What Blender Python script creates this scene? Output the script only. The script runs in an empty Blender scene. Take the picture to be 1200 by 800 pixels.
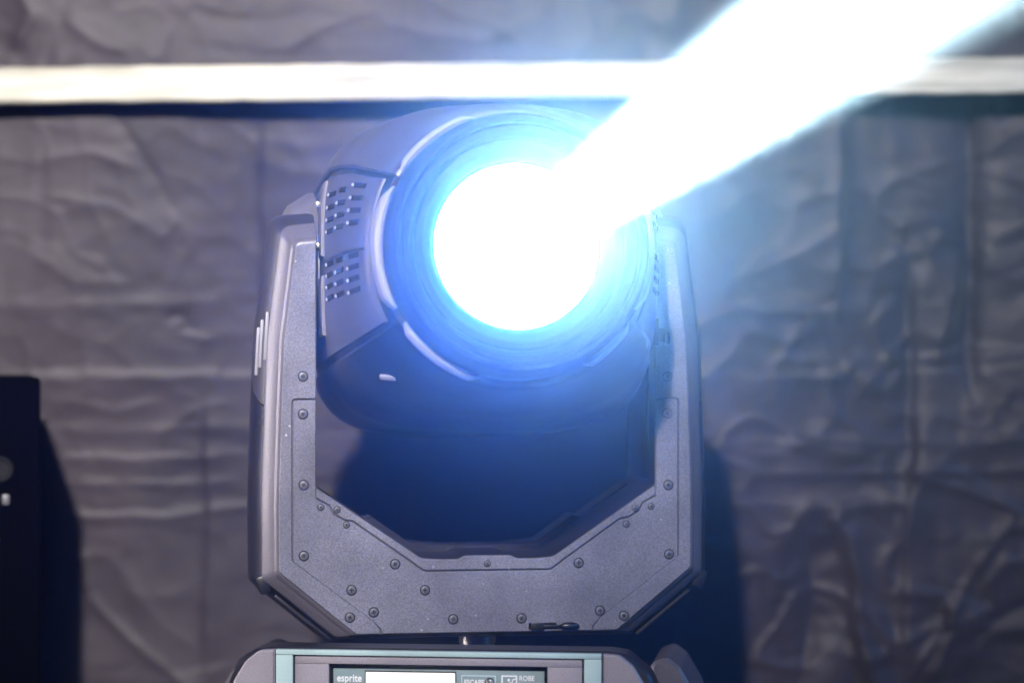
import bpy, bmesh, math, random
import numpy as np
from mathutils import Vector, Matrix

R = math.radians
sc = bpy.context.scene
col = sc.collection

# ------------------------------------------------------------------ camera, world, light, exposure
cam_d = bpy.data.cameras.new("camera")
cam = bpy.data.objects.new("camera", cam_d)
col.objects.link(cam)
cam.location = (0.0, -2.5, 0.44)
cam.rotation_euler = (R(90), 0, 0)
cam_d.sensor_width = 36.0
cam_d.lens = 93.75
cam_d.clip_start = 0.05
cam_d.clip_end = 50
cam_d.dof.use_dof = True
cam_d.dof.focus_distance = 2.40
cam_d.dof.aperture_fstop = 2.5
sc.camera = cam

world = bpy.data.worlds.new("World")
sc.world = world
world.use_nodes = True
bg = world.node_tree.nodes["Background"]
bg.inputs[0].default_value = (0.03, 0.12, 1.0, 1)
bg.inputs[1].default_value = 0.06

key_d = bpy.data.lights.new("key_lamp", 'SPOT')
key = bpy.data.objects.new("key_lamp", key_d)
col.objects.link(key)
key.location = (-0.36, -3.2, 2.09)
key_d.energy = 2150
key_d.color = (1.0, 0.93, 0.90)
key_d.shadow_soft_size = 0.055
key_d.spot_size = R(43.5)
key_d.spot_blend = 1.0
key.rotation_euler = (Vector((-0.46, 0.3, 1.04)) - key.location).to_track_quat('-Z', 'Y').to_euler()

side_d = bpy.data.lights.new("side_lamp", 'AREA')
side = bpy.data.objects.new("side_lamp", side_d)
col.objects.link(side)
side.location = (-2.2, -.16, 0.62)
side_d.shape = 'RECTANGLE'; side_d.size = .35; side_d.size_y = .9
side_d.energy = 1.8
side_d.spread = R(22)
side_d.color = (1.0, .90, .93)
side.rotation_euler = (Vector((-.2, -.05, 0.42)) - side.location).to_track_quat('-Z', 'Y').to_euler()

wash_d = bpy.data.lights.new("blue_fill", 'AREA')   # added lamp out of view, tints the right side blue
wash = bpy.data.objects.new("blue_fill", wash_d)
col.objects.link(wash)
wash.location = (2.2, -1.2, 1.3)
wash_d.shape = 'DISK'; wash_d.size = .25
wash_d.energy = 32
wash_d.color = (.04, .36, 1.0)
wash.rotation_euler = (Vector((.5, .5, 0.45)) - wash.location).to_track_quat('-Z', 'Y').to_euler()

low_d = bpy.data.lights.new("spindle_fill", 'POINT')      # added low lamp, unseen, gives the spindle its highlight
low = bpy.data.objects.new("spindle_fill", low_d)
col.objects.link(low)
low.location = (-.22, -2.25, 0.05)
low_d.energy = 7
low_d.shadow_soft_size = .16

sc.render.engine = 'CYCLES'
sc.view_settings.view_transform = 'Standard'
sc.view_settings.look = 'None'
sc.view_settings.exposure = 0.0
sc.view_settings.gamma = 1.0
sc.view_settings.use_curve_mapping = False
sc.cycles.use_denoising = True
sc.cycles.max_bounces = 6
sc.cycles.volume_bounces = 0
sc.cycles.use_adaptive_sampling = False

# ------------------------------------------------------------------ measures of the lamp
AX = -0.0325          # pan axis
YAW = 9.0             # yoke turned to its left
TILT = 4.4            # head tilted up
BYAW = -7.0           # base turned the other way
LENS_Z = 0.503        # tilt axis height
MM = 0.001

# ------------------------------------------------------------------ helpers
def tag(o, label=None, cat=None, group=None, kind=None):
    if label: o["label"] = label
    if cat: o["category"] = cat
    if group: o["group"] = group
    if kind: o["kind"] = kind
    return o

def obj(name, bm, mats, parent=None, smooth=None, recalc=True):
    if recalc:
        bmesh.ops.recalc_face_normals(bm, faces=bm.faces[:])
    me = bpy.data.meshes.new(name)
    bm.to_mesh(me)
    bm.free()
    if not isinstance(mats, (list, tuple)): mats = [mats]
    for m in mats: me.materials.append(m)
    o = bpy.data.objects.new(name, me)
    col.objects.link(o)
    if parent: o.parent = parent
    if smooth is not None:
        for p in me.polygons: p.use_smooth = True
        me.set_sharp_from_angle(angle=R(smooth))
    return o

def dup(o, parent, loc=None, rot=None):
    c = o.copy()
    col.objects.link(c)
    c.parent = parent
    if loc is not None: c.location = loc
    if rot is not None: c.rotation_euler = rot
    return c

def fillet(pts, seg=5):
    """pts: (x, y, r) closed control polygon -> list of points, constant count."""
    out = []
    n = len(pts)
    for i in range(n):
        p0 = Vector(pts[i-1][:2]); p = Vector(pts[i][:2]); p1 = Vector(pts[(i+1) % n][:2])
        r = pts[i][2]
        if r <= 0:
            out.append(p); continue
        a = (p0 - p); b = (p1 - p)
        la, lb = a.length, b.length
        a.normalize(); b.normalize()
        ang = math.acos(max(-1, min(1, a.dot(b))))
        if ang > R(178.5):
            out += [p + a * min(r, la*.4) * (1 - k/seg) + b * min(r, lb*.4) * (k/seg) for k in range(seg+1)]
            continue
        t = min(r / math.tan(ang/2), la*.48, lb*.48)
        s = p + a*t; e = p + b*t
        for k in range(seg+1):
            q = k/seg
            out.append(s*(1-q)**2 + p*2*q*(1-q) + e*q*q)
    return out

def prism(pts, v0, v1, bev=0.0):
    for k in (1, .7, .45, .25, .1, 0):
        bm, bad = prism_try(pts, v0, v1, bev*k)
        if not bad or k == 0: return bm
        bm.free()

def prism_try(pts, v0, v1, bev):
    """polygon in (u, z) mm, extruded along depth v0 (front) .. v1 mm with an optional bevel at the front edge."""
    bm = bmesh.new()
    back = [bm.verts.new((p[0]*MM, v1*MM, p[1]*MM)) for p in pts]
    n = len(pts)
    rings = [back]
    if bev > 0:
        area = sum(pts[i][0]*pts[(i+1) % n][1]-pts[(i+1) % n][0]*pts[i][1] for i in range(n))
        sg = 1 if area > 0 else -1
        ins = []
        for i in range(n):
            p0 = Vector(pts[i-1][:2]); p = Vector(pts[i][:2]); p1 = Vector(pts[(i+1) % n][:2])
            e0 = (p-p0); e1 = (p1-p)
            if e0.length < 1e-6: e0 = e1
            if e1.length < 1e-6: e1 = e0
            e0 = e0.normalized(); e1 = e1.normalized()
            n0 = Vector((-e0.y, e0.x))*sg; n1 = Vector((-e1.y, e1.x))*sg
            m = (n0+n1)
            m = m.normalized() if m.length > 1e-6 else n0
            k = bev / max(.5, m.dot(n0))
            ins.append(p + m*k)
        rings.append([bm.verts.new((p[0]*MM, (v0+bev)*MM, p[1]*MM)) for p in pts])
        rings.append([bm.verts.new((p[0]*MM, v0*MM, p[1]*MM)) for p in ins])
    else:
        rings.append([bm.verts.new((p[0]*MM, v0*MM, p[1]*MM)) for p in pts])
    for a, b in zip(rings[:-1], rings[1:]):
        for i in range(n):
            j = (i+1) % n
            bm.faces.new((a[i], a[j], b[j], b[i]))
    f0 = bm.faces.new(rings[0]); f1 = bm.faces.new(rings[-1][::-1])
    bmesh.ops.recalc_face_normals(bm, faces=bm.faces[:])
    ref = abs(sum(pts[i][0]*pts[(i+1) % n][1]-pts[(i+1) % n][0]*pts[i][1] for i in range(n)))*.5
    r = bmesh.ops.triangulate(bm, faces=[f0, f1])
    got = sum(f.calc_area() for f in r['faces'] if abs(f.normal.y) > .9 and abs(f.calc_center_median().y - v0*MM) < 1e-5)*1e6
    return bm, got > ref*1.005

def add_box(bm, c, s, rot=None, bev=0.0, mi=0):
    r = bmesh.ops.create_cube(bm, size=1.0)
    vs = r['verts']
    bmesh.ops.scale(bm, vec=Vector(s)*MM, verts=vs)
    if bev > 0:
        es = list({e for v in vs for e in v.link_edges})
        rr = bmesh.ops.bevel(bm, geom=es, offset=bev*MM, segments=2, affect='EDGES', profile=.6)
        vs = list({v for f in rr['faces'] for v in f.verts} | {v for v in vs if v.is_valid})
    M = Matrix.Translation(Vector(c)*MM)
    if rot is not None: M = M @ rot.to_4x4()
    bmesh.ops.transform(bm, matrix=M, verts=vs)
    if mi:
        for f in {f for v in vs for f in v.link_faces}: f.material_index = mi
    return vs

def lathe(prof, seg=96, axis='Y', closed=False):
    """prof: list of (s, r) mm; revolved about the -Y axis (s forward = -y)."""
    bm = bmesh.new()
    rings = []
    for s, r in prof:
        ring = []
        for k in range(seg):
            a = 2*math.pi*k/seg
            if axis == 'Y':
                co = (r*math.cos(a)*MM, -s*MM, r*math.sin(a)*MM)
            elif axis == 'Z':
                co = (r*math.cos(a)*MM, r*math.sin(a)*MM, s*MM)
            else:
                co = (s*MM, r*math.cos(a)*MM, r*math.sin(a)*MM)
            ring.append(bm.verts.new(co))
        rings.append(ring)
    pairs = list(zip(rings[:-1], rings[1:]))
    if closed: pairs.append((rings[-1], rings[0]))
    for a, b in pairs:
        for k in range(seg):
            j = (k+1) % seg
            bm.faces.new((a[k], a[j], b[j], b[k]))
    if not closed:
        bm.faces.new(rings[0]); bm.faces.new(rings[-1])
    return bm

# ------------------------------------------------------------------ materials
def mat(name, colr, rough=.5, spec=.5, metal=0.0):
    m = bpy.data.materials.new(name)
    m.use_nodes = True
    b = m.node_tree.nodes["Principled BSDF"]
    b.inputs["Base Color"].default_value = (*colr, 1)
    b.inputs["Roughness"].default_value = rough
    b.inputs["Specular IOR Level"].default_value = spec
    b.inputs["Metallic"].default_value = metal
    return m

def speckled(name, colr, rough, amp=.35, scale=900., bump=.15, spec=.4, smear=.15, dust=False):
    m = mat(name, colr, rough, spec)
    nt = m.node_tree; N = nt.nodes; L = nt.links
    b = N["Principled BSDF"]
    tc = N.new("ShaderNodeTexCoord")
    n1 = N.new("ShaderNodeTexNoise"); n1.inputs["Scale"].default_value = scale; n1.inputs["Detail"].default_value = 2
    n2 = N.new("ShaderNodeTexNoise"); n2.inputs["Scale"].default_value = 14; n2.inputs["Detail"].default_value = 5
    L.new(tc.outputs["Object"], n1.inputs["Vector"]); L.new(tc.outputs["Object"], n2.inputs["Vector"])
    r1 = N.new("ShaderNodeMapRange"); r1.inputs[1].default_value = .3; r1.inputs[2].default_value = .72
    r1.inputs[3].default_value = 1-amp; r1.inputs[4].default_value = 1+amp
    r2 = N.new("ShaderNodeMapRange"); r2.inputs[1].default_value = .3; r2.inputs[2].default_value = .7
    r2.inputs[3].default_value = 1-smear; r2.inputs[4].default_value = 1+smear
    L.new(n1.outputs[0], r1.inputs[0]); L.new(n2.outputs[0], r2.inputs[0])
    mu = N.new("ShaderNodeMath"); mu.operation = 'MULTIPLY'
    L.new(r1.outputs[0], mu.inputs[0]); L.new(r2.outputs[0], mu.inputs[1])
    vm = N.new("ShaderNodeVectorMath"); vm.operation = 'SCALE'; vm.inputs[0].default_value = colr
    L.new(mu.outputs[0], vm.inputs["Scale"])
    if dust:                                   # sparse pale specks of dust and chips
        vo = N.new("ShaderNodeTexVoronoi"); vo.inputs["Scale"].default_value = 75
        L.new(tc.outputs["Object"], vo.inputs["Vector"])
        n3 = N.new("ShaderNodeTexNoise"); n3.inputs["Scale"].default_value = 30
        L.new(tc.outputs["Object"], n3.inputs["Vector"])
        lt = N.new("ShaderNodeMapRange"); lt.inputs[1].default_value = .10; lt.inputs[2].default_value = .04
        L.new(vo.outputs["Distance"], lt.inputs[0])
        gt = N.new("ShaderNodeMapRange"); gt.inputs[1].default_value = .50; gt.inputs[2].default_value = .62
        L.new(n3.outputs[0], gt.inputs[0])
        m2 = N.new("ShaderNodeMath"); m2.operation = 'MULTIPLY'
        L.new(lt.outputs[0], m2.inputs[0]); L.new(gt.outputs[0], m2.inputs[1])
        mx = N.new("ShaderNodeMix"); mx.data_type = 'RGBA'; mx.inputs["B"].default_value = (.5, .5, .55, 1)
        L.new(m2.outputs[0], mx.inputs["Factor"]); L.new(vm.outputs[0], mx.inputs["A"])
        L.new(mx.outputs["Result"], b.inputs["Base Color"])
    else:
        L.new(vm.outputs[0], b.inputs["Base Color"])
    rr = N.new("ShaderNodeMapRange"); rr.inputs[3].default_value = rough-.08; rr.inputs[4].default_value = rough+.1
    L.new(n2.outputs[0], rr.inputs[0]); L.new(rr.outputs[0], b.inputs["Roughness"])
    bp = N.new("ShaderNodeBump"); bp.inputs["Strength"].default_value = bump; bp.inputs["Distance"].default_value = .0006
    L.new(n1.outputs[0], bp.inputs["Height"]); L.new(bp.outputs[0], b.inputs["Normal"])
    return m

M_plate = speckled("powder_coat", (.120, .120, .155), .55, amp=.42, scale=750, smear=.3, dust=True)
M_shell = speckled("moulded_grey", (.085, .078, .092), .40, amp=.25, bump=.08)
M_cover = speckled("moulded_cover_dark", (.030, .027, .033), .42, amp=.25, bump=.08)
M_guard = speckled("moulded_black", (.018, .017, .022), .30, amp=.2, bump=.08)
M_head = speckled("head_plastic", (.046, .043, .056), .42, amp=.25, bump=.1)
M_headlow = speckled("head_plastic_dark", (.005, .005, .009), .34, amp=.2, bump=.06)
M_glint = speckled("highlight_grey", (.22, .215, .24), .38, amp=.08, bump=.03)  # pale grey painted in for highlights on bevel edges and ribs
M_black = mat("black_plastic", (.008, .008, .010), .35)
M_dark = mat("dark_recess", (.004, .004, .006), .7, .2)
M_steel = mat("steel", (.62, .60, .58), .28, .5, 1.0)
M_screw = mat("screw_steel", (.10, .10, .12), .45, .5, .2)
M_ring = mat("ring_black", (.006, .007, .009), .6, .12)
M_basepl = speckled("base_panel_grey", (.25, .23, .26), .5, amp=.25, bump=.08)
M_basefr = speckled("base_frame_mint", (.36, .50, .50), .45, amp=.08, bump=.04)
M_basesh = speckled("base_shell", (.013, .012, .016), .38, amp=.2, bump=.1)
M_face = speckled("display_face", (.20, .28, .29), .35, amp=.08, bump=.02)
M_white = mat("white_print", (.85, .85, .85), .5)
M_line = mat("pale_line", (.55, .70, .74), .5)

def emis(name, colr, s):
    m = bpy.data.materials.new(name); m.use_nodes = True
    nt = m.node_tree; nt.nodes.clear()
    e = nt.nodes.new("ShaderNodeEmission"); o = nt.nodes.new("ShaderNodeOutputMaterial")
    e.inputs[0].default_value = (*colr, 1); e.inputs[1].default_value = s
    nt.links.new(e.outputs[0], o.inputs[0])
    return m
M_screen = emis("lit_screen", (1.0, .97, .93), 1.6)
M_lens = emis("lit_lens", (.020, .13, 1.0), 112.0)

# steel with turning marks round the spindle
def turned_steel():
    m = mat("turned_steel", (.7, .67, .64), .3, .5, 1.0)
    nt = m.node_tree; N = nt.nodes; L = nt.links
    tc = N.new("ShaderNodeTexCoord"); mp = N.new("ShaderNodeMapping"); mp.inputs["Scale"].default_value = (40, 40, 900)
    n = N.new("ShaderNodeTexNoise"); n.inputs["Scale"].default_value = 1.0
    L.new(tc.outputs["Object"], mp.inputs[0]); L.new(mp.outputs[0], n.inputs["Vector"])
    b = N.new("ShaderNodeBump"); b.inputs["Strength"].default_value = .3; b.inputs["Distance"].default_value = .0004
    L.new(n.outputs[0], b.inputs["Height"]); L.new(b.outputs[0], N["Principled BSDF"].inputs["Normal"])
    return m
M_spindle = turned_steel()

def cloth():
    m = mat("black_drape", (.05, .045, .05), .52, .25)
    nt = m.node_tree; N = nt.nodes; L = nt.links
    b = N["Principled BSDF"]
    tc = N.new("ShaderNodeTexCoord")
    n2 = N.new("ShaderNodeTexNoise"); n2.inputs["Scale"].default_value = 6; n2.inputs["Detail"].default_value = 6
    n2.inputs["Roughness"].default_value = .65
    L.new(tc.outputs["Object"], n2.inputs["Vector"])
    cr = N.new("ShaderNodeValToRGB")
    cr.color_ramp.elements[0].position = .32; cr.color_ramp.elements[0].color = (.0145, .0112, .0165, 1)
    cr.color_ramp.elements[1].position = .70; cr.color_ramp.elements[1].color = (.031, .0235, .030, 1)
    L.new(n2.outputs[0], cr.inputs[0]); L.new(cr.outputs[0], b.inputs["Base Color"])
    w1 = N.new("ShaderNodeTexNoise"); w1.inputs["Scale"].default_value = 700
    w1.inputs["Detail"].default_value = 1
    L.new(tc.outputs["Object"], w1.inputs["Vector"])
    bp = N.new("ShaderNodeBump"); bp.inputs["Strength"].default_value = .25; bp.inputs["Distance"].default_value = .0006
    L.new(w1.outputs[0], bp.inputs["Height"]); L.new(bp.outputs[0], b.inputs["Normal"])
    b.inputs["Sheen Weight"].default_value = .15
    return m
M_drape = cloth()

def paintwood():
    m = mat("white_painted_wood", (.80, .77, .70), .55, .4)
    nt = m.node_tree; N = nt.nodes; L = nt.links
    tc = N.new("ShaderNodeTexCoord"); mp = N.new("ShaderNodeMapping"); mp.inputs["Scale"].default_value = (3, 30, 30)
    n = N.new("ShaderNodeTexNoise"); n.inputs["Scale"].default_value = 2.5; n.inputs["Detail"].default_value = 7
    L.new(tc.outputs["Object"], mp.inputs[0]); L.new(mp.outputs[0], n.inputs["Vector"])
    cr = N.new("ShaderNodeValToRGB")
    cr.color_ramp.elements[0].position = .30; cr.color_ramp.elements[0].color = (.25, .24, .19, 1)
    cr.color_ramp.elements[1].position = .55; cr.color_ramp.elements[1].color = (.47, .455, .375, 1)
    L.new(n.outputs[0], cr.inputs[0]); L.new(cr.outputs[0], N["Principled BSDF"].inputs["Base Color"])
    bp = N.new("ShaderNodeBump"); bp.inputs["Strength"].default_value = .3; bp.inputs["Distance"].default_value = .002
    L.new(n.outputs[0], bp.inputs["Height"]); L.new(bp.outputs[0], N["Principled BSDF"].inputs["Normal"])
    return m
M_wood = paintwood()
M_floor = speckled("black_stage_floor", (.02, .02, .022), .55, scale=200)

# ------------------------------------------------------------------ setting: floor, haze, drape, batten
bm = bmesh.new()
vs = [bm.verts.new(p) for p in ((-3, -4, 0), (3, -4, 0), (3, 2, 0), (-3, 2, 0))]
bm.faces.new(vs)
floor = obj("floor", bm, M_floor); tag(floor, kind="structure")

bm = bmesh.new()
bmesh.ops.create_cube(bm, size=1)
bmesh.ops.scale(bm, vec=(6.4, 6.6, 3.5), verts=bm.verts[:])
bmesh.ops.translate(bm, vec=(0, -1.0, .75), verts=bm.verts[:])
mh = bpy.data.materials.new("stage_haze"); mh.use_nodes = True
nt = mh.node_tree; nt.nodes.clear()
pv = nt.nodes.new("ShaderNodeVolumePrincipled"); om = nt.nodes.new("ShaderNodeOutputMaterial")
pv.inputs["Color"].default_value = (.95, .97, 1.0, 1)
pv.inputs["Density"].default_value = .04
pv.inputs["Anisotropy"].default_value = .955
nt.links.new(pv.outputs[0], om.inputs["Volume"])
haze = obj("haze", bm, mh); tag(haze, kind="stuff")

# drape: a fine grid pushed in and out by folds and creases
rng = np.random.default_rng(7)
def vnoise(x, z, fx, fz, seed):
    r = np.random.default_rng(seed)
    G = r.random((256, 256))
    ra = seed*1.37
    X = x*fx*math.cos(ra) - z*fz*math.sin(ra) + 31.7; Z = x*fx*math.sin(ra) + z*fz*math.cos(ra) + 17.3
    xi = np.floor(X).astype(int); zi = np.floor(Z).astype(int)
    tx = X-xi; tz = Z-zi
    tx = tx*tx*tx*(tx*(tx*6-15)+10); tz = tz*tz*tz*(tz*(tz*6-15)+10)
    g = lambda a, b: G[a % 256, b % 256]
    return (g(xi, zi)*(1-tx)+g(xi+1, zi)*tx)*(1-tz) + (g(xi, zi+1)*(1-tx)+g(xi+1, zi+1)*tx)*tz - .5

DY = .55
NX, NZ = 760, 440
xs = np.linspace(-1.5, 1.5, NX); zs = np.linspace(0.004, 1.65, NZ)
XX, ZZ = np.meshgrid(xs, zs)
K = .000976
def dpx(px, py): return ((px-600)*K, .44-(py-400)*K)
H = np.zeros_like(XX)
H += .020*np.sin(XX*9.0 + 1.5*vnoise(XX, ZZ, 2, 1, 3))*.5
H += .020*vnoise(XX, ZZ, 3.2, 2.2, 11)
H0 = H.copy()
H += .0036*vnoise(XX+.1*vnoise(XX, ZZ, 6, 6, 5), ZZ, 9, 7, 12)
wx = XX + .03*vnoise(XX, ZZ, 14, 14, 21); wz = ZZ + .03*vnoise(XX, ZZ, 14, 14, 22)
rid = 1-np.abs(2*vnoise(wx, wz, 16, 22, 13))
H += .0012*rid**4*(.3+1.2*np.clip(vnoise(XX, ZZ, 4, 4, 31)+.5, 0, 1))*(1+np.clip(XX*5, 0, 2.2))
rid = 1-np.abs(2*vnoise(wx-.3*wz, wz, 9, 11, 18))
H += .0011*rid**5*(1+np.clip(XX*5, 0, 2.2))
rid = 1-np.abs(2*vnoise(wx+.5*wz, wz, 26, 20, 14))
H += .0014*rid**4
H += .0009*vnoise(wx, wz, 24, 20, 17)
H += .0010*vnoise(wx, wz, 55, 45, 15)
H += .0005*vnoise(wx, wz, 120, 110, 16)

mk = np.clip(vnoise(XX, ZZ, 5, 7, 33)*3+.4, 0, 1)
H += .0018*mk*vnoise(wx*1.0, wz, 9, 75, 39) + .0014*(1-mk)*vnoise(wx, wz, 70, 10, 94)
H += .0009*vnoise(wx, wz, 20, 150, 55)*np.clip(vnoise(XX, ZZ, 6, 9, 34)*3+.2, 0, 1)

Lf = .5 + .55*np.clip((XX+.05)/.3, 0, 1)          # the left half hangs smoother
H = H0 + (H-H0)*Lf

def crease(pts, amp, w, step=0.0):
    vert = abs(pts[0][0]-pts[-1][0]) < .3*abs(pts[0][1]-pts[-1][1])
    gain = .9 if vert else .42
    if not vert: w = w*.55; step = -.45*step
    gain *= 1.7 if pts[0][0] > 820 else .65
    """a folded line along a polyline of drape points; + amp is a ridge towards the viewer."""
    global H
    best = np.full(XX.shape, 1e9); sgn = np.zeros_like(XX); fade = np.zeros_like(XX)
    P = [np.array(dpx(*p)) for p in pts]
    tot = sum(np.linalg.norm(b-a) for a, b in zip(P[:-1], P[1:])); acc = 0
    wob = .004*vnoise(XX, ZZ, 30, 30, 41)
    for a, b in zip(P[:-1], P[1:]):
        d = b-a; l = np.linalg.norm(d)
        t = np.clip(((XX-a[0])*d[0]+(ZZ-a[1])*d[1])/l**2, 0, 1)
        dx = XX-(a[0]+t*d[0]); dz = ZZ-(a[1]+t*d[1])
        dist = np.hypot(dx, dz)
        s = np.sign(d[0]*dz-d[1]*dx)
        m = dist < best
        best = np.where(m, dist, best); sgn = np.where(m, s, sgn)
        q = (acc+t*l)/tot
        fade = np.where(m, np.clip(np.minimum(q, 1-q)*6, 0, 1), fade)
        acc += l
    sd = best*sgn+wob
    e = np.exp(-np.abs(sd)/w)
    H += gain*fade*(amp*e + step*np.sign(sd)*(1-np.exp(-np.abs(sd)/(w*.6)))*np.exp(-np.abs(sd)/(w*5)))

for c in [
    ([(-200, 444), (60, 440), (300, 438), (600, 444), (830, 366+76), (1000, 420+20), (1400, 425)], .007, .012, .010),
    ([(830, 365), (900, 362), (1010, 360)], .004, .008, .006),
    ([(880, 420), (1060, 418), (1240, 410)], .004, .009, .006),
    ([(-100, 360), (120, 355), (290, 352)], .003, .012, .004),
    ([(50, 535), (180, 536), (320, 530)], .006, .008, .005),
    ([(40, 566), (200, 566), (310, 562)], .005, .007, .004),
    ([(40, 602), (200, 605), (310, 590), (420, 600)], .007, .008, .006),
    ([(40, 500), (180, 503), (300, 498)], .004, .008, .004),
    ([(830, 520), (960, 515), (1060, 518), (1300, 510)], .005, .008, .005),
    ([(830, 590), (900, 588), (980, 592), (1080, 588)], .004, .008, .004),
    ([(840, 560), (1000, 556), (1250, 552)], .004, .007, -.004),
    ([(120, 120), (160, 170), (185, 215), (205, 262)], -.009, .012, .003),
    ([(30, 190), (110, 178), (170, 200)], .006, .012, .003),
    ([(40, 230), (130, 240), (210, 285)], .005, .014, .003),
    ([(180, 290), (205, 262), (235, 300)], .005, .012, .0),
    ([(190, 372), (212, 368), (224, 384), (205, 392)], -.008, .008, .0),
    ([(205, 385), (222, 392), (250, 400)], .007, .006, .0),
    ([(85, 620), (110, 700), (150, 748), (215, 800), (260, 850)], .010, .008, .004),
    ([(90, 640), (60, 760), (20, 860)], -.008, .020, .0),
    ([(150, 680), (190, 735), (230, 760)], .005, .012, .003),
    ([(968, 596), (990, 630), (1003, 680), (1003, 735), (1022, 790), (1040, 850)], .009, .007, .006),
    ([(945, 600), (955, 700), (940, 800), (935, 880)], -.010, .022, .0),
    ([(1050, 530), (1075, 560), (1130, 575), (1200, 600)], .008, .008, -.005),
    ([(1070, 545), (1120, 550), (1180, 585), (1240, 640)], .005, .008, .003),
    ([(1040, 695), (1110, 697)], .006, .006, .004),
    ([(1112, 696), (1113, 740), (1085, 800)], .005, .006, .003),
    ([(1060, 810), (1115, 725), (1150, 660), (1200, 590)], .008, .007, -.004),
    ([(1066, 300), (1068, 420), (1066, 560)], -.007, .012, .003),
    ([(1080, 480), (1062, 620), (1060, 800)], .004, .010, .003),
    ([(1140, 100), (1142, 260), (1140, 420), (1145, 480)], -.012, .016, .004),
    ([(1095, 420), (1120, 370), (1128, 290)], .006, .012, .002),
    ([(1090, 425), (1120, 410), (1150, 400)], .007, .009, .002),
    ([(985, 100), (987, 250), (984, 380)], .005, .010, -.004),
    ([(860, 330), (930, 300), (1010, 250)], .005, .015, .0),
    ([(900, 440), (940, 380), (960, 360)], .005, .010, .0),
    ([(1000, 470), (1040, 420), (1075, 380)], .006, .010, .0),
    ([(960, 430), (985, 445), (1010, 410)], .005, .006, .0),
    ([(1040, 270), (1090, 255), (1120, 290)], .006, .010, .003),
    ([(1010, 240), (1060, 290), (1090, 320)], -.005, .010, .0),
    ([(960, 590), (920, 640), (900, 720)], .004, .012, .002),
    ([(1150, 700), (1180, 660), (1240, 650)], .006, .012, .0),
    ([(1130, 760), (1180, 720), (1240, 700)], -.006, .014, .0),
    ([(310, 120), (308, 240), (312, 420)], .004, .008, .003),
    ([(240, 440), (244, 600), (240, 800)], .005, .010, .004),
    ([(75, 20), (120, 55), (160, 66)], .006, .012, .0),
    ([(15, 60), (40, 20), (20, -20)], .007, .012, .0),
    ([(330, 60), (380, 30), (440, 10)], .006, .014, .0),
    ([(460, 30), (560, 50), (640, 20)], .005, .014, .0),
    ([(755, -60), (757, 60), (752, 130)], -.006, .012, .003),
    ([(60, 470), (140, 480), (200, 470)], .005, .010, .002),
    ([(170, 520), (230, 480), (280, 470)], .004, .012, .0),
    ([(30, 290), (90, 330), (170, 330)], .005, .014, .002),
]:
    crease(*c)
YY = DY - H*1.0
co = np.stack([XX, YY, ZZ], -1).reshape(-1, 3)
idx = np.arange(NX*NZ).reshape(NZ, NX)
q = np.stack([idx[:-1, :-1], idx[:-1, 1:], idx[1:, 1:], idx[1:, :-1]], -1).reshape(-1, 4)
me = bpy.data.meshes.new("drape")
me.vertices.add(len(co)); me.vertices.foreach_set("co", co.astype(np.float32).ravel())
me.loops.add(q.size); me.loops.foreach_set("vertex_index", q.astype(np.int32).ravel())
me.polygons.add(len(q))
me.polygons.foreach_set("loop_start", (np.arange(len(q))*4).astype(np.int32))
me.polygons.foreach_set("use_smooth", np.ones(len(q), bool))
me.update(calc_edges=True)
me.materials.append(M_drape)
drape = bpy.data.objects.new("drape", me); col.objects.link(drape)
tag(drape, "creased black cloth drape hanging behind the spotlight", "drape")

# batten
bm = bmesh.new()
Lb = 2.6
n = 120
rr = random.Random(4)
rings = []
for i in range(n+1):
    x = -Lb/2 + Lb*i/n
    t = .0200 + rr.uniform(-.0006, .0006); b = -.0200 + rr.uniform(-.0006, .0006)
    c = .002
    rings.append([bm.verts.new((x, y, z)) for y, z in ((-.007+c, t), (-.007, t-c), (-.007, b+c), (-.007+c, b), (.007, b), (.007, t))])
for a, b in zip(rings[:-1], rings[1:]):
    for k in range(6):
        bm.faces.new((a[k], a[(k+1) % 6], b[(k+1) % 6], b[k]))
bm.faces.new(rings[0]); bm.faces.new(rings[-1])
bat = obj("batten", bm, M_wood, smooth=30)
bat.location = (0, .508, .7340)
bat.rotation_euler = (0, R(-.58), 0)
tag(bat, "long white painted wooden batten fixed across the drape above the spotlight", "batten")

# ------------------------------------------------------------------ the moving head spotlight
root = bpy.data.objects.new("stage_spotlight", None); col.objects.link(root)
root.location = (AX, 0, 0)
tag(root, "grey and black moving head stage spotlight with its lens lit, beam to upper right", "stage light")

# ---- screw, shared mesh
def screw_mesh(r):
    bm = bmesh.new()
    seg = 20
    def ring(rad, y):
        return [bm.verts.new((rad*MM*math.cos(2*math.pi*k/seg), y*MM, rad*MM*math.sin(2*math.pi*k/seg))) for k in range(seg)]
    rs = [ring(r*1.22, .3), ring(r*1.22, -.12), ring(r*.98, -.12), ring(r*.95, .05), ring(r*.93, .05), ring(r*.90, -.35), ring(r*.78, -.55), ring(r*.4, -.62)]
    mi = [1, 1, 1, 1, 0, 0, 0]
    for i, (a, b) in enumerate(zip(rs[:-1], rs[1:])):
        for k in range(seg):
            f = bm.faces.new((a[k], a[(k+1) % seg], b[(k+1) % seg], b[k])); f.material_index = mi[i]
    bm.faces.new(rs[-1])
    for s in ((r*1.0, .4, r*.24), (r*.24, .41, r*1.0)):
        add_box(bm, (0, -.5, 0), s, mi=1)
    return bm
def first_screw(r, parent):
    return obj("screw", screw_mesh(r), [M_screw, M_black], parent, smooth=35)

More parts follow.
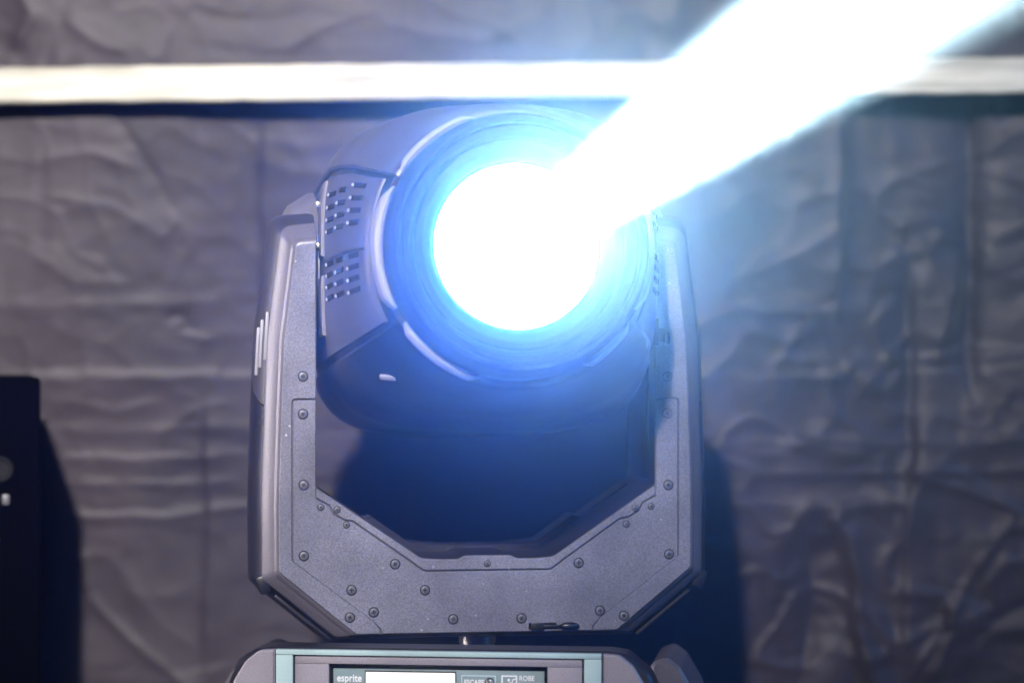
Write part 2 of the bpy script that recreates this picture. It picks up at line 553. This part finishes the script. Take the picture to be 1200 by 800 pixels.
# ---- yoke
U0 = [  # outer, from left arm top inner, going down and round; (u, z, r)
    (-156.5, 531, 0), (-175, 529, 9), (-186, 440, 60), (-190, 340, 40), (-191, 290, 20), (-190.5, 231, 7), (-120.5, 174, 6)]
U0 = U0 + [(-u, z, r) for u, z, r in U0[::-1]]
UI = [(156.5, 308, 4), (61, 243.0, 14), (42, 241.8, 4), (27, 242, 3), (21, 245, 4)]
UI = UI + [(-u, z, r) for u, z, r in UI[::-1]]
def outline(off, top=1.2):
    n = len(U0)
    res = []
    def edge(i):                      # outward normal and offset of the edge i -> i+1
        a = Vector(U0[i][:2]); b = Vector(U0[i+1][:2])
        e = (b-a).normalized()
        k = .32 if i == n//2-1 else 1.0
        if i in (0, n-2): k = top
        return Vector((e.y, -e.x)), off*k
    for i, (u, z, r) in enumerate(U0):
        if i in (0, n-1):
            res.append((u, z+off*top, r)); continue
        n0, o0 = edge(i-1); n1, o1 = edge(i)
        n0 = n0*SG; n1 = n1*SG
        det = n0.x*n1.y - n0.y*n1.x
        if abs(det) < .05:
            m = (n0+n1).normalized()*((o0+o1)/2)
        else:
            m = Vector(((o0*n1.y - o1*n0.y)/det, (n0.x*o1 - n1.x*o0)/det))
        res.append((u+m.x, z+m.y, r + (off*.3 if r else 0)))
    return fillet(res + UI)
SG = 1
if min(p.x for p in outline(10)) > -191: SG = -1

def loft(rings, cap0=True, cap1=True):
    bm = bmesh.new()
    vr = [[bm.verts.new((p[0]*MM, v*MM, p[1]*MM)) for p in pts] for v, pts in rings]
    n = len(vr[0])
    for a, b in zip(vr[:-1], vr[1:]):
        for i in range(n):
            bm.faces.new((a[i], a[(i+1) % n], b[(i+1) % n], b[i]))
    fs = []
    if cap0: fs.append(bm.faces.new(vr[0]))
    if cap1: fs.append(bm.faces.new(vr[-1]))
    bmesh.ops.recalc_face_normals(bm, faces=bm.faces[:])
    bmesh.ops.triangulate(bm, faces=fs)
    return bm

yoke = obj("yoke", loft([(-62.5, outline(0)), (-61, outline(1.8)), (-58.5, outline(3.6)), (-57.5, outline(3.2)), (-56.8, outline(4.2)), (-49, outline(12.5)), (-46, outline(14.0)), (-44, outline(13.0))], cap1=True), M_shell, root, smooth=40)  # frame kept paler than the arm covers to stand in for bevel highlights
yoke.rotation_euler = (0, 0, R(YAW))

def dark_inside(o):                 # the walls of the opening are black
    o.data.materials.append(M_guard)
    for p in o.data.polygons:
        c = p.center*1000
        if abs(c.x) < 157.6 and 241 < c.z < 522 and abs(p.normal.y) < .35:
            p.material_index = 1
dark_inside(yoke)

# outer shell of the arms, split into an upper grey cover and a lower black guard
def shell(): return loft([(-45, outline(14.2)), (-40, outline(17.5)), (-22, outline(22.5)), (0, outline(24)), (25, outline(22.5)), (45, outline(17)), (60, outline(7)), (65, outline(0))])
def cut(bm, co, no):
    r = bmesh.ops.bisect_plane(bm, geom=bm.verts[:]+bm.edges[:]+bm.faces[:], plane_co=co, plane_no=no, clear_inner=True)
    es = [e for e in r['geom_cut'] if isinstance(e, bmesh.types.BMEdge)]
    bmesh.ops.holes_fill(bm, edges=es)
    return bm
pc, pn = Vector((0, 0, .402)), Vector((0, -.45, 1)).normalized()
for sx in (-1, 1):
    up = cut(cut(shell(), pc + pn*.0006, pn), Vector((0, 0, 0)), Vector((sx, 0, 0)))
    dark_inside(obj("arm_cover", up, M_cover, yoke, smooth=40))
lo = cut(shell(), pc - pn*.0006, -pn)
obj("side_guard", lo, M_guard, yoke, smooth=40)
# corner notch bands where guard and lower chamfer meet
for sx in (-1, 1):
    bm = bmesh.new()
    add_box(bm, (sx*203, -4, 219), (11, 84, 17), Matrix.Rotation(sx*R(20), 3, 'Y'), bev=3)
    obj("corner_pad", bm, M_black, yoke, smooth=40)
    bm = bmesh.new()
    p0 = Vector((sx*199, -43, 214)); p1 = Vector((sx*136, -43, 163.5))
    d = (p1-p0); L_ = d.length
    ang = math.atan2(-d.z, d.x)
    add_box(bm, (p0+p1)/2, (L_*.80, 8, 3.0), Matrix.Rotation(ang, 3, 'Y'), bev=1.2)
    obj("edge_rib", bm, M_guard, yoke, smooth=40)

# plates flush on the front
FV0, FV1 = -65.0, -62.0
la = [(-157.0, 529, 0), (-174.5, 527.5, 7), (-185.5, 440, 60), (-189.3, 340, 40), (-190.2, 290, 20), (-189.7, 231.5, 6), (-120.3, 174.8, 4),
      (-98.6, 174.8, 0), (-98.6, 179, 0), (-105.4, 186.6, 3), (-178.6, 242.0, 3), (-178.6, 388.2, 4), (-157.0, 388.2, 0)]
obj("arm_plate", prism(fillet(la), FV0, FV1, .7), M_plate, yoke, smooth=35)
obj("arm_plate", prism(fillet([(-u, z, r) for u, z, r in la[::-1]]), FV0, FV1, .7), M_plate, yoke, smooth=35)
cvh = [(-157.0, 387.0, 0), (-177.7, 387.0, 3.5), (-177.7, 241.2, 3), (-104.7, 186.0, 3), (-97.7, 179, 3), (-97.7, 174.8, 0)]
seam = [(59, 230.6, 10), (73, 240.8, 3), (124, 276.5, 6), (131.0, 277.4, 4), (141.5, 283.5, 5), (145.5, 291.5, 4), (157.0, 297.5, 0)]
cv = cvh + [(-u, z, r) for u, z, r in cvh[::-1]] + seam[::-1] + [(-u, z, r) for u, z, r in seam]
obj("front_cover", prism(fillet(cv), FV0, FV1, .7), M_plate, yoke, smooth=35)
def up_seam(d): return [(59-d*.2, 230.6+d, 10), (73-d*.5, 240.8+d, 3), (124-d*.5, 276.5+d, 6), (131.0-d*.3, 277.4+d, 4), (141.5-d*.6, 283.5+d*.8, 5), (145.5-d*.9, 291.5+d*.3, 4), (157.0, 298.6, 0)]
s2 = up_seam(1.0)
lip_in = [(157.0, 307.6, 3), (61.2, 242.6, 14), (42, 241.3, 4), (27, 241.5, 3), (21, 244.5, 4)]
lip = [(-u, z, r) for u, z, r in s2[::-1]] + s2 + lip_in + [(-u, z, r) for u, z, r in lip_in[::-1]]
obj("lip_trim", prism(fillet(lip), FV0, FV1, 1.6), M_plate, yoke, smooth=35)

# inner side plates of the arms (slightly proud)
for sx in (-1, 1):
    bm = bmesh.new()
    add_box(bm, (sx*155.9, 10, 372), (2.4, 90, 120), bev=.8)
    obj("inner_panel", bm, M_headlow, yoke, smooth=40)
# rear tray on the yoke floor and diagonals
rear = [(-150, 305.5, 2), (-103, 273.5, 4), (-96, 275, 3), (-62, 251, 8), (-30, 247.5, 4), (30, 247.5, 4), (62, 251, 8), (96, 275, 3), (103, 273.5, 4), (150, 305.5, 2), (150, 300, 0), (60, 240, 8), (-60, 240, 8), (-150, 300, 0)]
obj("rear_lip", prism(fillet(rear), 30, 64, 2), M_guard, yoke, smooth=40)

scr = first_screw(4.0, yoke)
scr_pos = [(-165.1, 408.4), (-165.1, 374.4), (-164.4, 310.4), (-164.4, 246.4), (-81.4, 238.0), (-121.1, 214.9), (-54.1, 214.0), (-100.9, 194.5), (-122.6, 190.2), (-28.2, 187.1), (88.1, 237.0), (34.9, 186.9), (108.0, 192.8), (130.4, 187.7), (173.0, 243.8), (172.2, 307.6), (171.4, 373.8), (171.4, 407.7)]
small_pos = [(-148.9, 290.2), (-134.2, 287.8), (-125.7, 274.0), (140.8, 286.6), (156.1, 288.1), (132.8, 272.0), (3.3, 237.3)]
rs = random.Random(3)
for i, (u, z) in enumerate(scr_pos):
    o = scr if i == 0 else dup(scr, yoke)
    o.location = ((u-3.5)*MM, FV0*MM, z*MM)
    o.rotation_euler = (0, rs.uniform(0, 1.57), 0)
ss = first_screw(2.7, yoke)
for i, (u, z) in enumerate(small_pos):
    o = ss if i == 0 else dup(ss, yoke)
    o.location = ((u-3.5)*MM, FV0*MM, z*MM)
    o.rotation_euler = (0, rs.uniform(0, 1.57), 0)

# ribs on the left arm's outer side, pale to paint in the vents' highlights
for k, (v, zt, off) in enumerate(((-44, 467, 14.6), (-37, 460, 18.6), (-28, 453, 21.2))):
    for sx in (-1,):
        bm = bmesh.new()
        zc = zt-22
        uu = 186 + (440-zc)*.035 + off
        add_box(bm, (sx*uu, v, zc), (3.0, 4.0, 44), Matrix.Rotation(sx*R(-3.0), 3, 'Y'), bev=1.2)
        obj("glint_rib", bm, M_glint, yoke, smooth=40)

# pan lock: slot and lever; tilt lock on the right arm
bm = bmesh.new()
add_box(bm, (51, FV0, 179.6), (26, 1.2, 6), bev=.4)
obj("lock_slot", bm, M_dark, yoke)
bm = bmesh.new()
add_box(bm, (46, FV0-1.5, 179.6), (12, 4, 6.4), bev=1)
add_box(bm, (60, FV0-1.8, 179.4), (20, 3, 2.6), bev=.8)
r_ = bmesh.ops.create_uvsphere(bm, u_segments=20, v_segments=12, radius=1)
bmesh.ops.transform(bm, matrix=Matrix.Translation((.0755, (FV0-2.5)*MM, .1797)) @ Matrix.Diagonal((.0095, .004, .0034, 1)), verts=r_['verts'])
obj("pan_lock", bm, M_black, yoke, smooth=40)
bm = bmesh.new()
add_box(bm, (156, FV0-1, 449), (6, 9, 26), bev=1.2)
add_box(bm, (161.5, FV0-2, 446), (7, 4, 13), bev=1.5)
r_ = bmesh.ops.create_uvsphere(bm, u_segments=16, v_segments=10, radius=1)
bmesh.ops.transform(bm, matrix=Matrix.Translation((.167, (FV0-2.5)*MM, .443)) @ Matrix.Diagonal((.0032, .004, .0065, 1)), verts=r_['verts'])
obj("tilt_lock", bm, M_black, yoke, smooth=40)
# spindle between base and yoke
bm = lathe([(118, 17), (150, 17), (150.5, 16.2), (158, 16.2), (158.5, 17), (176, 17)], 48, 'Z')
spindle = obj("spindle", bm, M_spindle, root, smooth=30)

# ---- head
head = bpy.data.objects.new("head_tmp", None)
ST = [(-205, 70, 66, 2.2), (-202, 95, 90, 2.4), (-190, 120, 114, 2.6), (-160, 143, 137, 2.8), (-100, 151, 147, 2.9), (0, 152, 148, 2.9), (70, 152, 148, 2.8), (110, 149, 145, 2.6), (150, 142, 139, 2.4), (190, 130, 129, 2.15), (215, 123, 122.5, 2.03), (226, 120, 120, 2.0), (231, 117.5, 117.5, 2.0)]
def st_at(s):
    ss_ = [x[0] for x in ST]
    return [float(np.interp(s, ss_, [x[k] for x in ST])) for k in (1, 2, 3)]
def spt(s, a, off=0.0):
    A, B, n = st_at(s)
    A += off; B += off
    c, d = math.cos(a), math.sin(a)
    n = 2 + (n-2)*2.55
    if d > 0: B = min(B, 135 + off)
    k = (abs(c/A)**n + abs(d/B)**n)**(-1/n)
    return (k*c*MM, -s*MM, k*d*MM)
def sector(a0, a1, s0, s1, off, thick, na=40, bev=1.5, closed=False, fine=None):
    """curved panel between two angles and two stations, with thickness and eased edges."""
    stn = sorted({s0, s1} | {x[0] for x in ST if s0 < x[0] < s1} | {s0+(s1-s0)*k/10 for k in range(11)})
    bm = bmesh.new()
    def grid(o, sa, aa):
        return [[bm.verts.new(spt(s, a, o)) for a in aa] for s in sa]
    da = bev/140.0
    aa = [a0 + (a1-a0)*k/na for k in range(na+1)]
    if not closed:
        aa_t = [a0+da + (a1-a0-2*da)*k/na for k in range(na+1)]
    else: aa_t = aa
    sa_t = [min(max(s, s0+bev), s1-bev) for s in stn]
    top = grid(off, sa_t, aa_t)
    mid = grid(off-bev, stn, aa)
    bot = grid(off-thick, stn, aa)
    for g in (top, bot):
        for r0, r1 in zip(g[:-1], g[1:]):
            for k in range(na): bm.faces.new((r0[k], r0[k+1], r1[k+1], r1[k]))
    def rim(g):
        return g[0] + [r[-1] for r in g[1:]] + g[-1][-2::-1] + [r[0] for r in g[-2:0:-1]]
    for g0, g1 in ((top, mid), (mid, bot)):
        a, b = rim(g0), rim(g1)
        for k in range(len(a)):
            j = (k+1) % len(a)
            try: bm.faces.new((a[k], a[j], b[j], b[k]))
            except ValueError: pass
    return bm
bpy.data.objects.remove(head)
# core body
bm = bmesh.new()
cs = [x[0] for x in ST]
cs = sorted(set(cs) | set(np.linspace(-205, 220, 30).round(1)))
cs = [s for s in cs if s <= 222]
rg = [[bm.verts.new(spt(s, 2*math.pi*k/120, -4.0)) for k in range(120)] for s in cs]
for a, b in zip(rg[:-1], rg[1:]):
    for k in range(120): bm.faces.new((a[k], a[(k+1) % 120], b[(k+1) % 120], b[k]))
bm.faces.new(rg[0]); bm.faces.new(rg[-1])
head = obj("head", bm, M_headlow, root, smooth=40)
head.location = (0, 0, LENS_Z)
head.rotation_euler = (R(-TILT), 0, R(YAW))

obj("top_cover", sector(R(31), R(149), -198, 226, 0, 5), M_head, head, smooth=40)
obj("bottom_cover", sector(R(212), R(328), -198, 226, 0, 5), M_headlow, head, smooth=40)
for a0, a1 in ((151, 210), (-30, 29)):
    obj("side_panel", sector(R(a0), R(a1), -198, 206, -1.6, 4, na=24), M_head, head, smooth=40)
# bevel edge round the front opening, highlights painted as pale strips, in four pieces
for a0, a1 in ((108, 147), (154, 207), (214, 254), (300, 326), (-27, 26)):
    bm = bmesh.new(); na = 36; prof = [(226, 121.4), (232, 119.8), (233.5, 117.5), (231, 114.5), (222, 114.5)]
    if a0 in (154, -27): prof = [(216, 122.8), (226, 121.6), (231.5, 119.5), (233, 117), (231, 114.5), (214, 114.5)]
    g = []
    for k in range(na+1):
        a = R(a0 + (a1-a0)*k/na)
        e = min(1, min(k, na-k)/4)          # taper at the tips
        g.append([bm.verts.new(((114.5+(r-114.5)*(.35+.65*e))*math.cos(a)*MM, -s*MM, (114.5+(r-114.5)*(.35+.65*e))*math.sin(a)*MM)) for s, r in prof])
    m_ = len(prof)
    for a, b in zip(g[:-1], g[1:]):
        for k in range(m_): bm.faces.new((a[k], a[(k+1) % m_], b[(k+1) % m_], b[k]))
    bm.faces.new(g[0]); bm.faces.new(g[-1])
    obj("edge_highlight", bm, M_glint, head, smooth=50)
# front rings
obj("front_ring", lathe([(205, 114), (240, 113.8), (243, 112.5), (246, 110.5), (262, 108.5), (264, 107), (264, 104), (262, 102.5), (205, 102.5)], 128, closed=True), M_ring, head, smooth=35)
obj("inner_ring", lathe([(205, 102.3), (254, 102.3), (257, 100), (257, 95), (254, 92), (252, 91), (205, 91)], 128, closed=True), M_ring, head, smooth=35)
obj("lens_ring", lathe([(205, 90.8), (249, 90.8), (251, 89), (251, 83), (246, 76), (238, 71.5), (205, 71.5)], 128, closed=True), M_ring, head, smooth=35)
prof = [(232, 71.3)] + [(232+10*(1-(r/71.)**2), r) for r in (70, 62, 52, 40, 26, 12, 2)]
lens = obj("lens", lathe(prof, 64), M_lens, head, smooth=60)

# vents on the side panels: two banks of four rows
def side_pt(s, ang, off): return Vector(spt(s, ang, off))
proto_s = {}
for side in (-1, 1):
    for bank, z0 in ((0, 58), (1, -2)):
        for row in range(4):
            zz = z0 - row*10.2
            for c_ in range(3):
                s = 108 + c_*33
                # angle for this height
                A, B, n = st_at(s)
                a = math.asin(max(-.9, min(.9, zz/A*.98)))
                ang = math.pi - a if side < 0 else a
                p = side_pt(s, ang, -1.3); pf = side_pt(s+4, ang, -1.3)
                fwd = (pf-p).normalized()
                nrm = Vector((math.cos(ang), 0, math.sin(ang)*.6)).normalized()
                nrm = (nrm - fwd*nrm.dot(fwd)).normalized()
                upv = fwd.cross(nrm)
                if side < 0: upv = -upv
                Mx = Matrix((fwd, nrm, upv)).transposed() if Matrix((fwd, nrm, upv)).transposed().determinant() > 0 else Matrix((fwd, nrm, -upv)).transposed()
                for nm, dims, dv, m_ in (("vent_slot", (21, 1.6, 4.6), (0, 0, 0), M_dark), ("glint_rib", (2.2, 2.2, 2.8), (-14.0, .4, 0), M_glint)):  # pale ribs stand in for points of lamp light leaking between slots
                    if nm == "glint_rib" and nm in proto_s and rs.random() < .2: continue
                    if nm not in proto_s:
                        bm = bmesh.new(); add_box(bm, (0, 0, 0), dims, bev=.5)
                        proto_s[nm] = obj(nm, bm, m_, head); o = proto_s[nm]
                    else: o = dup(proto_s[nm], head)
                    o.matrix_local = Matrix.Translation(p + Mx @ (Vector(dv)*MM)) @ Mx.to_4x4()
    # panel pillars and the seam lip between the banks
    for a0, a1 in ((152.5, 177), (183.5, 203)):
        if side > 0: a0, a1 = 180-a1, 180-a0
        obj("side_pillar", sector(R(a0), R(a1), 40, 74, 1.2, 3.4, na=10, bev=1.2), M_shell, head, smooth=40)
    a0, a1 = (178.4, 179.6) if side < 0 else (.4, 1.6)
    obj("panel_seam", sector(R(a0), R(a1), 78, 203, -.6, 1.6, na=2, bev=.4), M_black, head, smooth=40)
    # hub where the head meets the arm
    bm = lathe([(152, 78), (157, 78), (176, 66), (188, 46)], 64, 'X')
    if side < 0: bmesh.ops.scale(bm, vec=(-1, 1, 1), verts=bm.verts[:])
    bmesh.ops.translate(bm, vec=(0, .028, 0), verts=bm.verts[:])
    obj("pivot_hub", bm, M_shell, head, smooth=40)
    for zz in (58, 20):
        bm = bmesh.new(); add_box(bm, (side*153.8, -52, zz), (3.4, 5, 5), bev=1.4)
        obj("hub_stud", bm, M_steel, head, smooth=40)
# small latch on the bottom cover
bm = bmesh.new()
add_box(bm, (0, 0, 0), (15, 3, 5), bev=1.2)
o = obj("latch", bm, M_glint, head, smooth=40)
o.location = Vector(spt(168, R(226), .6)); o.rotation_euler = (R(40), R(6), R(-24))

# ---- beam lamp in the head (real light in the haze)
bl = bpy.data.lights.new("beam_lamp", 'AREA'); bl.shape = 'DISK'; bl.size = .048
bl.spread = R(2.6); bl.energy = 50; bl.color = (.62, .90, 1.0)
bo = bpy.data.objects.new("beam_lamp", bl); col.objects.link(bo); bo.parent = head
bo.location = (0, -.268, 0)
bo.rotation_euler = (R(-90), 0, 0)     # lamp shines along -Z -> local -Y
sl = bpy.data.lights.new("spill_lamp", 'AREA'); sl.shape = 'DISK'; sl.size = .10   # weak spill round the beam
sl.spread = R(25); sl.energy = .72; sl.color = (.38, .80, 1.0)
so = bpy.data.objects.new("spill_lamp", sl); col.objects.link(so); so.parent = head
so.location = (0, -.266, 0)
so.rotation_euler = (R(-90), 0, 0)

# ---- base
BV = -160.0
base_prof = [(-150, 127, 6), (-182, 122, 16), (-196, 96, 20), (-199, 40, 10), (-192, 16, 6)]
base_prof = base_prof + [(-u, z, r) for u, z, r in base_prof[::-1]]
base = obj("base", prism(fillet(base_prof), -118, 165, 3), M_basesh, root, smooth=40)
base.location = (-.0135, 0, -.0025)
base.rotation_euler = (0, 0, R(BYAW))
# front housing with curved shoulders
hs = [(-150, 171.6, 8), (-166, 169.5, 12), (-186, 152, 20), (-197, 128, 22), (-203, 80, 20), (-200, 16, 8)]
hs = hs + [(-u, z, r) for u, z, r in hs[::-1]]
obj("front_housing", prism(fillet(hs), BV+9, -112, 2.5), M_basesh, base, smooth=40)
for sx in (-1, 1):
    ck = [(-145.6, 170.2, 1), (-160, 169.2, 10), (-172, 160, 16), (-183, 142, 20), (-189, 100, 20), (-188, 26, 8), (-145.6, 26, 1)]
    pts = fillet(ck if sx < 0 else [(-u, z, r) for u, z, r in ck[::-1]])
    obj("end_cheek", prism(pts, BV, BV+10, 1.5), M_basepl, base, smooth=40)
# mint frame: top bar and two uprights
bm = bmesh.new(); add_box(bm, (0, BV+4, 168.2), (289, 8.6, 4.4), bev=.7); obj("frame_bar", bm, M_basefr, base, smooth=40)
for sx in (-1, 1):
    bm = bmesh.new(); add_box(bm, (sx*136.9, BV+4, 95), (15.2, 8.0, 141.4), bev=.7); obj("frame_upright", bm, M_basefr, base, smooth=40)
# inner panel with a window for the display (four rails)
PZ = 164.6
bm = bmesh.new()
add_box(bm, (0, BV+5, (PZ+158.4)/2), (255, 8, PZ-158.4), bev=.6)
add_box(bm, (-112.3, BV+5, 91), (30.4, 7.9, 134.4), bev=.6)
add_box(bm, (112.3, BV+5, 91), (30.4, 7.9, 134.4), bev=.6)
add_box(bm, (0, BV+5, 52), (194, 7.8, 56), bev=.6)
obj("front_panel", bm, M_basepl, base, smooth=40)
bm = bmesh.new()
add_box(bm, (0, BV+9.4, 92), (272, 2, 148))
obj("panel_backing", bm, M_dark, base)
# display face set back in the window
bm = bmesh.new(); add_box(bm, (0, BV+6.6, 117), (187.6, 2.6, 73.6), bev=.5)
face = obj("display", bm, M_face, base, smooth=40)
FY = BV+5.3
bm = bmesh.new(); add_box(bm, (-24.7, FY-.3, 122), (81.6, 1.4, 61.5), bev=.3); obj("screen_frame", bm, M_black, base)
bm = bmesh.new(); add_box(bm, (-24.7, FY-1.0, 121.5), (79.4, .9, 59.6)); obj("screen", bm, M_screen, base)

def text(body, x, z, size, m, bold=0.0, squeeze=1.0):
    cu = bpy.data.curves.new("lettering", 'FONT')
    cu.body = body; cu.size = size*MM; cu.extrude = .00012; cu.offset = bold*MM
    cu.space_character = 1.05
    t = bpy.data.objects.new("t", cu); col.objects.link(t)
    dg = bpy.context.evaluated_depsgraph_get()
    me = bpy.data.meshes.new_from_object(t.evaluated_get(dg))
    bpy.data.objects.remove(t); bpy.data.curves.remove(cu)
    me.materials.clear(); me.materials.append(m); me.name = "lettering"
    o = bpy.data.objects.new("lettering", me); col.objects.link(o); o.parent = base
    w = max(v.co.x for v in me.vertices)-min(v.co.x for v in me.vertices)
    o.location = (x*MM, (FY-.35)*MM, z*MM)
    o.rotation_euler = (R(90), 0, 0)
    o.scale = (squeeze, 1, 1)
    return o, w*1000
def fit(body, x0, x1, z, size, m, bold=0.0):
    o, w = text(body, x0, z, size, m, bold)
    o.scale = ((x1-x0)/w, 1, 1)
    return o
fit("esprite", -90.5, -68.5, 142.6, 9.2, M_white, .22)
fit("ESCAPE", 23.0, 40.5, 141.4, 6.2, M_white, .16)
fit("ROBE", 71.6, 84.8, 145.6, 6.2, M_white, .08)
fit("innovative", 71.6, 93.2, 140.6, 5.0, M_white, .12)
fit("technology", 71.6, 93.2, 135.6, 5.0, M_white, .12)
def outline_box(x0, x1, z0, z1, w, m, name):
    bm = bmesh.new()
    for c, s in ((((x0+x1)/2, FY-.3, z1-w/2), (x1-x0, .7, w)), (((x0+x1)/2, FY-.3, z0+w/2), (x1-x0, .7, w)), ((x0+w/2, FY-.3, (z0+z1)/2), (w, .69, z1-z0-2*w)), ((x1-w/2, FY-.3, (z0+z1)/2), (w, .69, z1-z0-2*w))):
        add_box(bm, c, s)
    return obj(name, bm, m, base)
outline_box(20.5, 51.0, 128, 149.6, .8, M_line, "button_frame")
o = outline_box(56.0, 70.0, 135.5, 150.0, 1.2, M_white, "emblem")
bm = bmesh.new()
pts = [(58.2, 138), (60.2, 142.5), (62.2, 141.0), (63.6, 143.5), (65, 142.0), (66, 146.2), (68.3, 147)]
for (x0, z0), (x1, z1) in zip(pts[:-1], pts[1:]):
    d = Vector((x1-x0, 0, z1-z0))
    add_box(bm, ((x0+x1)/2, FY-.3, (z0+z1)/2), (d.length+.8, .7, 1.0), Matrix.Rotation(-math.atan2(d.z, d.x), 3, 'Y'))
r_ = bmesh.ops.create_uvsphere(bm, u_segments=12, v_segments=8, radius=1)
bmesh.ops.transform(bm, matrix=Matrix.Translation((.0625, (FY-.3)*MM, .1458)) @ Matrix.Diagonal((.0013, .0006, .0013, 1)), verts=r_['verts'])
obj("emblem", bm, M_white, base)
bm = lathe([(0, 3.2), (.5, 3.2), (.9, 2.8), (.9, 2.3), (.4, 2.0), (.6, 1.5), (1.0, 1.2), (1.1, .2)], 32)
o = obj("button", bm, M_steel, base, smooth=40); o.location = (.0458, (FY+.2)*MM, .1437)
bm = bmesh.new(); 
o2 = obj("button_ring", lathe([(0, 4.0), (.6, 4.0), (.6, 3.3), (0, 3.3)], 32, closed=True), M_black, base, smooth=40); o2.location = o.location
# handles on both sides, latch on the left shoulder
for sx in (-1, 1):
    hp = [(176, 118, 2), (180, 150, 8), (194, 155, 10), (206, 146, 12), (220, 122, 6), (222, 116, 2)]
    hp = [(sx*u, z, r) for u, z, r in hp]
    if sx < 0: hp = hp[::-1]
    obj("handle", prism(fillet(hp), -45, 75, 3), M_shell if sx > 0 else M_basesh, base, smooth=40)
    bm = bmesh.new()
    add_box(bm, (sx*214, 10, 104), (22, 200, 10), Matrix.Rotation(sx*R(12), 3, 'Y'), bev=3)
    obj("side_rail", bm, M_basesh, base, smooth=40)
    bm = bmesh.new()
    add_box(bm, (sx*181, -118, 136), (10, 18, 7), bev=1.5)
    add_box(bm, (sx*184, -124, 143), (5, 5, 4), bev=1.2)
    obj("shoulder_latch", bm, M_black, base, smooth=40)
for u in (-150, 150):
    for v in (-120, 125):
        bm = lathe([(2.5, 16), (14, 18), (17, 18)], 24, 'Z')
        o = obj("rubber_foot", bm, M_black, base, smooth=40); o.location = (u*MM, v*MM, 0)

# ------------------------------------------------------------------ black box added in place of a neighbour fixture's shadow, left edge
case = bpy.data.objects.new("shade_stand_in", None); col.objects.link(case)
case.location = (-.7006, .275, 0)
case.rotation_euler = (0, 0, R(12))
tag(case, "black box standing in for the shadow left of the spotlight", "case")
M_shade = speckled("shade_black", (.0012, .0011, .0014), .8, spec=.0, bump=.05)
bm = bmesh.new(); add_box(bm, (0, 0, 202), (406, 240, 404), bev=5); obj("shade_body", bm, M_shade, case, smooth=40)
bm = lathe([(0, 13), (5, 13), (6.5, 11.5), (6.5, 10), (3, 9), (3, 1)], 40)
o = obj("glint_dish", bm, M_dark, case, smooth=40); o.location = (.163, -.120, .311)  # dish and knob added for the small glints in the dark area
bm = bmesh.new(); add_box(bm, (0, -5, 0), (8, 7, 11), bev=2.5)
o = obj("glint_knob", bm, M_screw, case, smooth=40); o.location = (.168, -.123, .281)
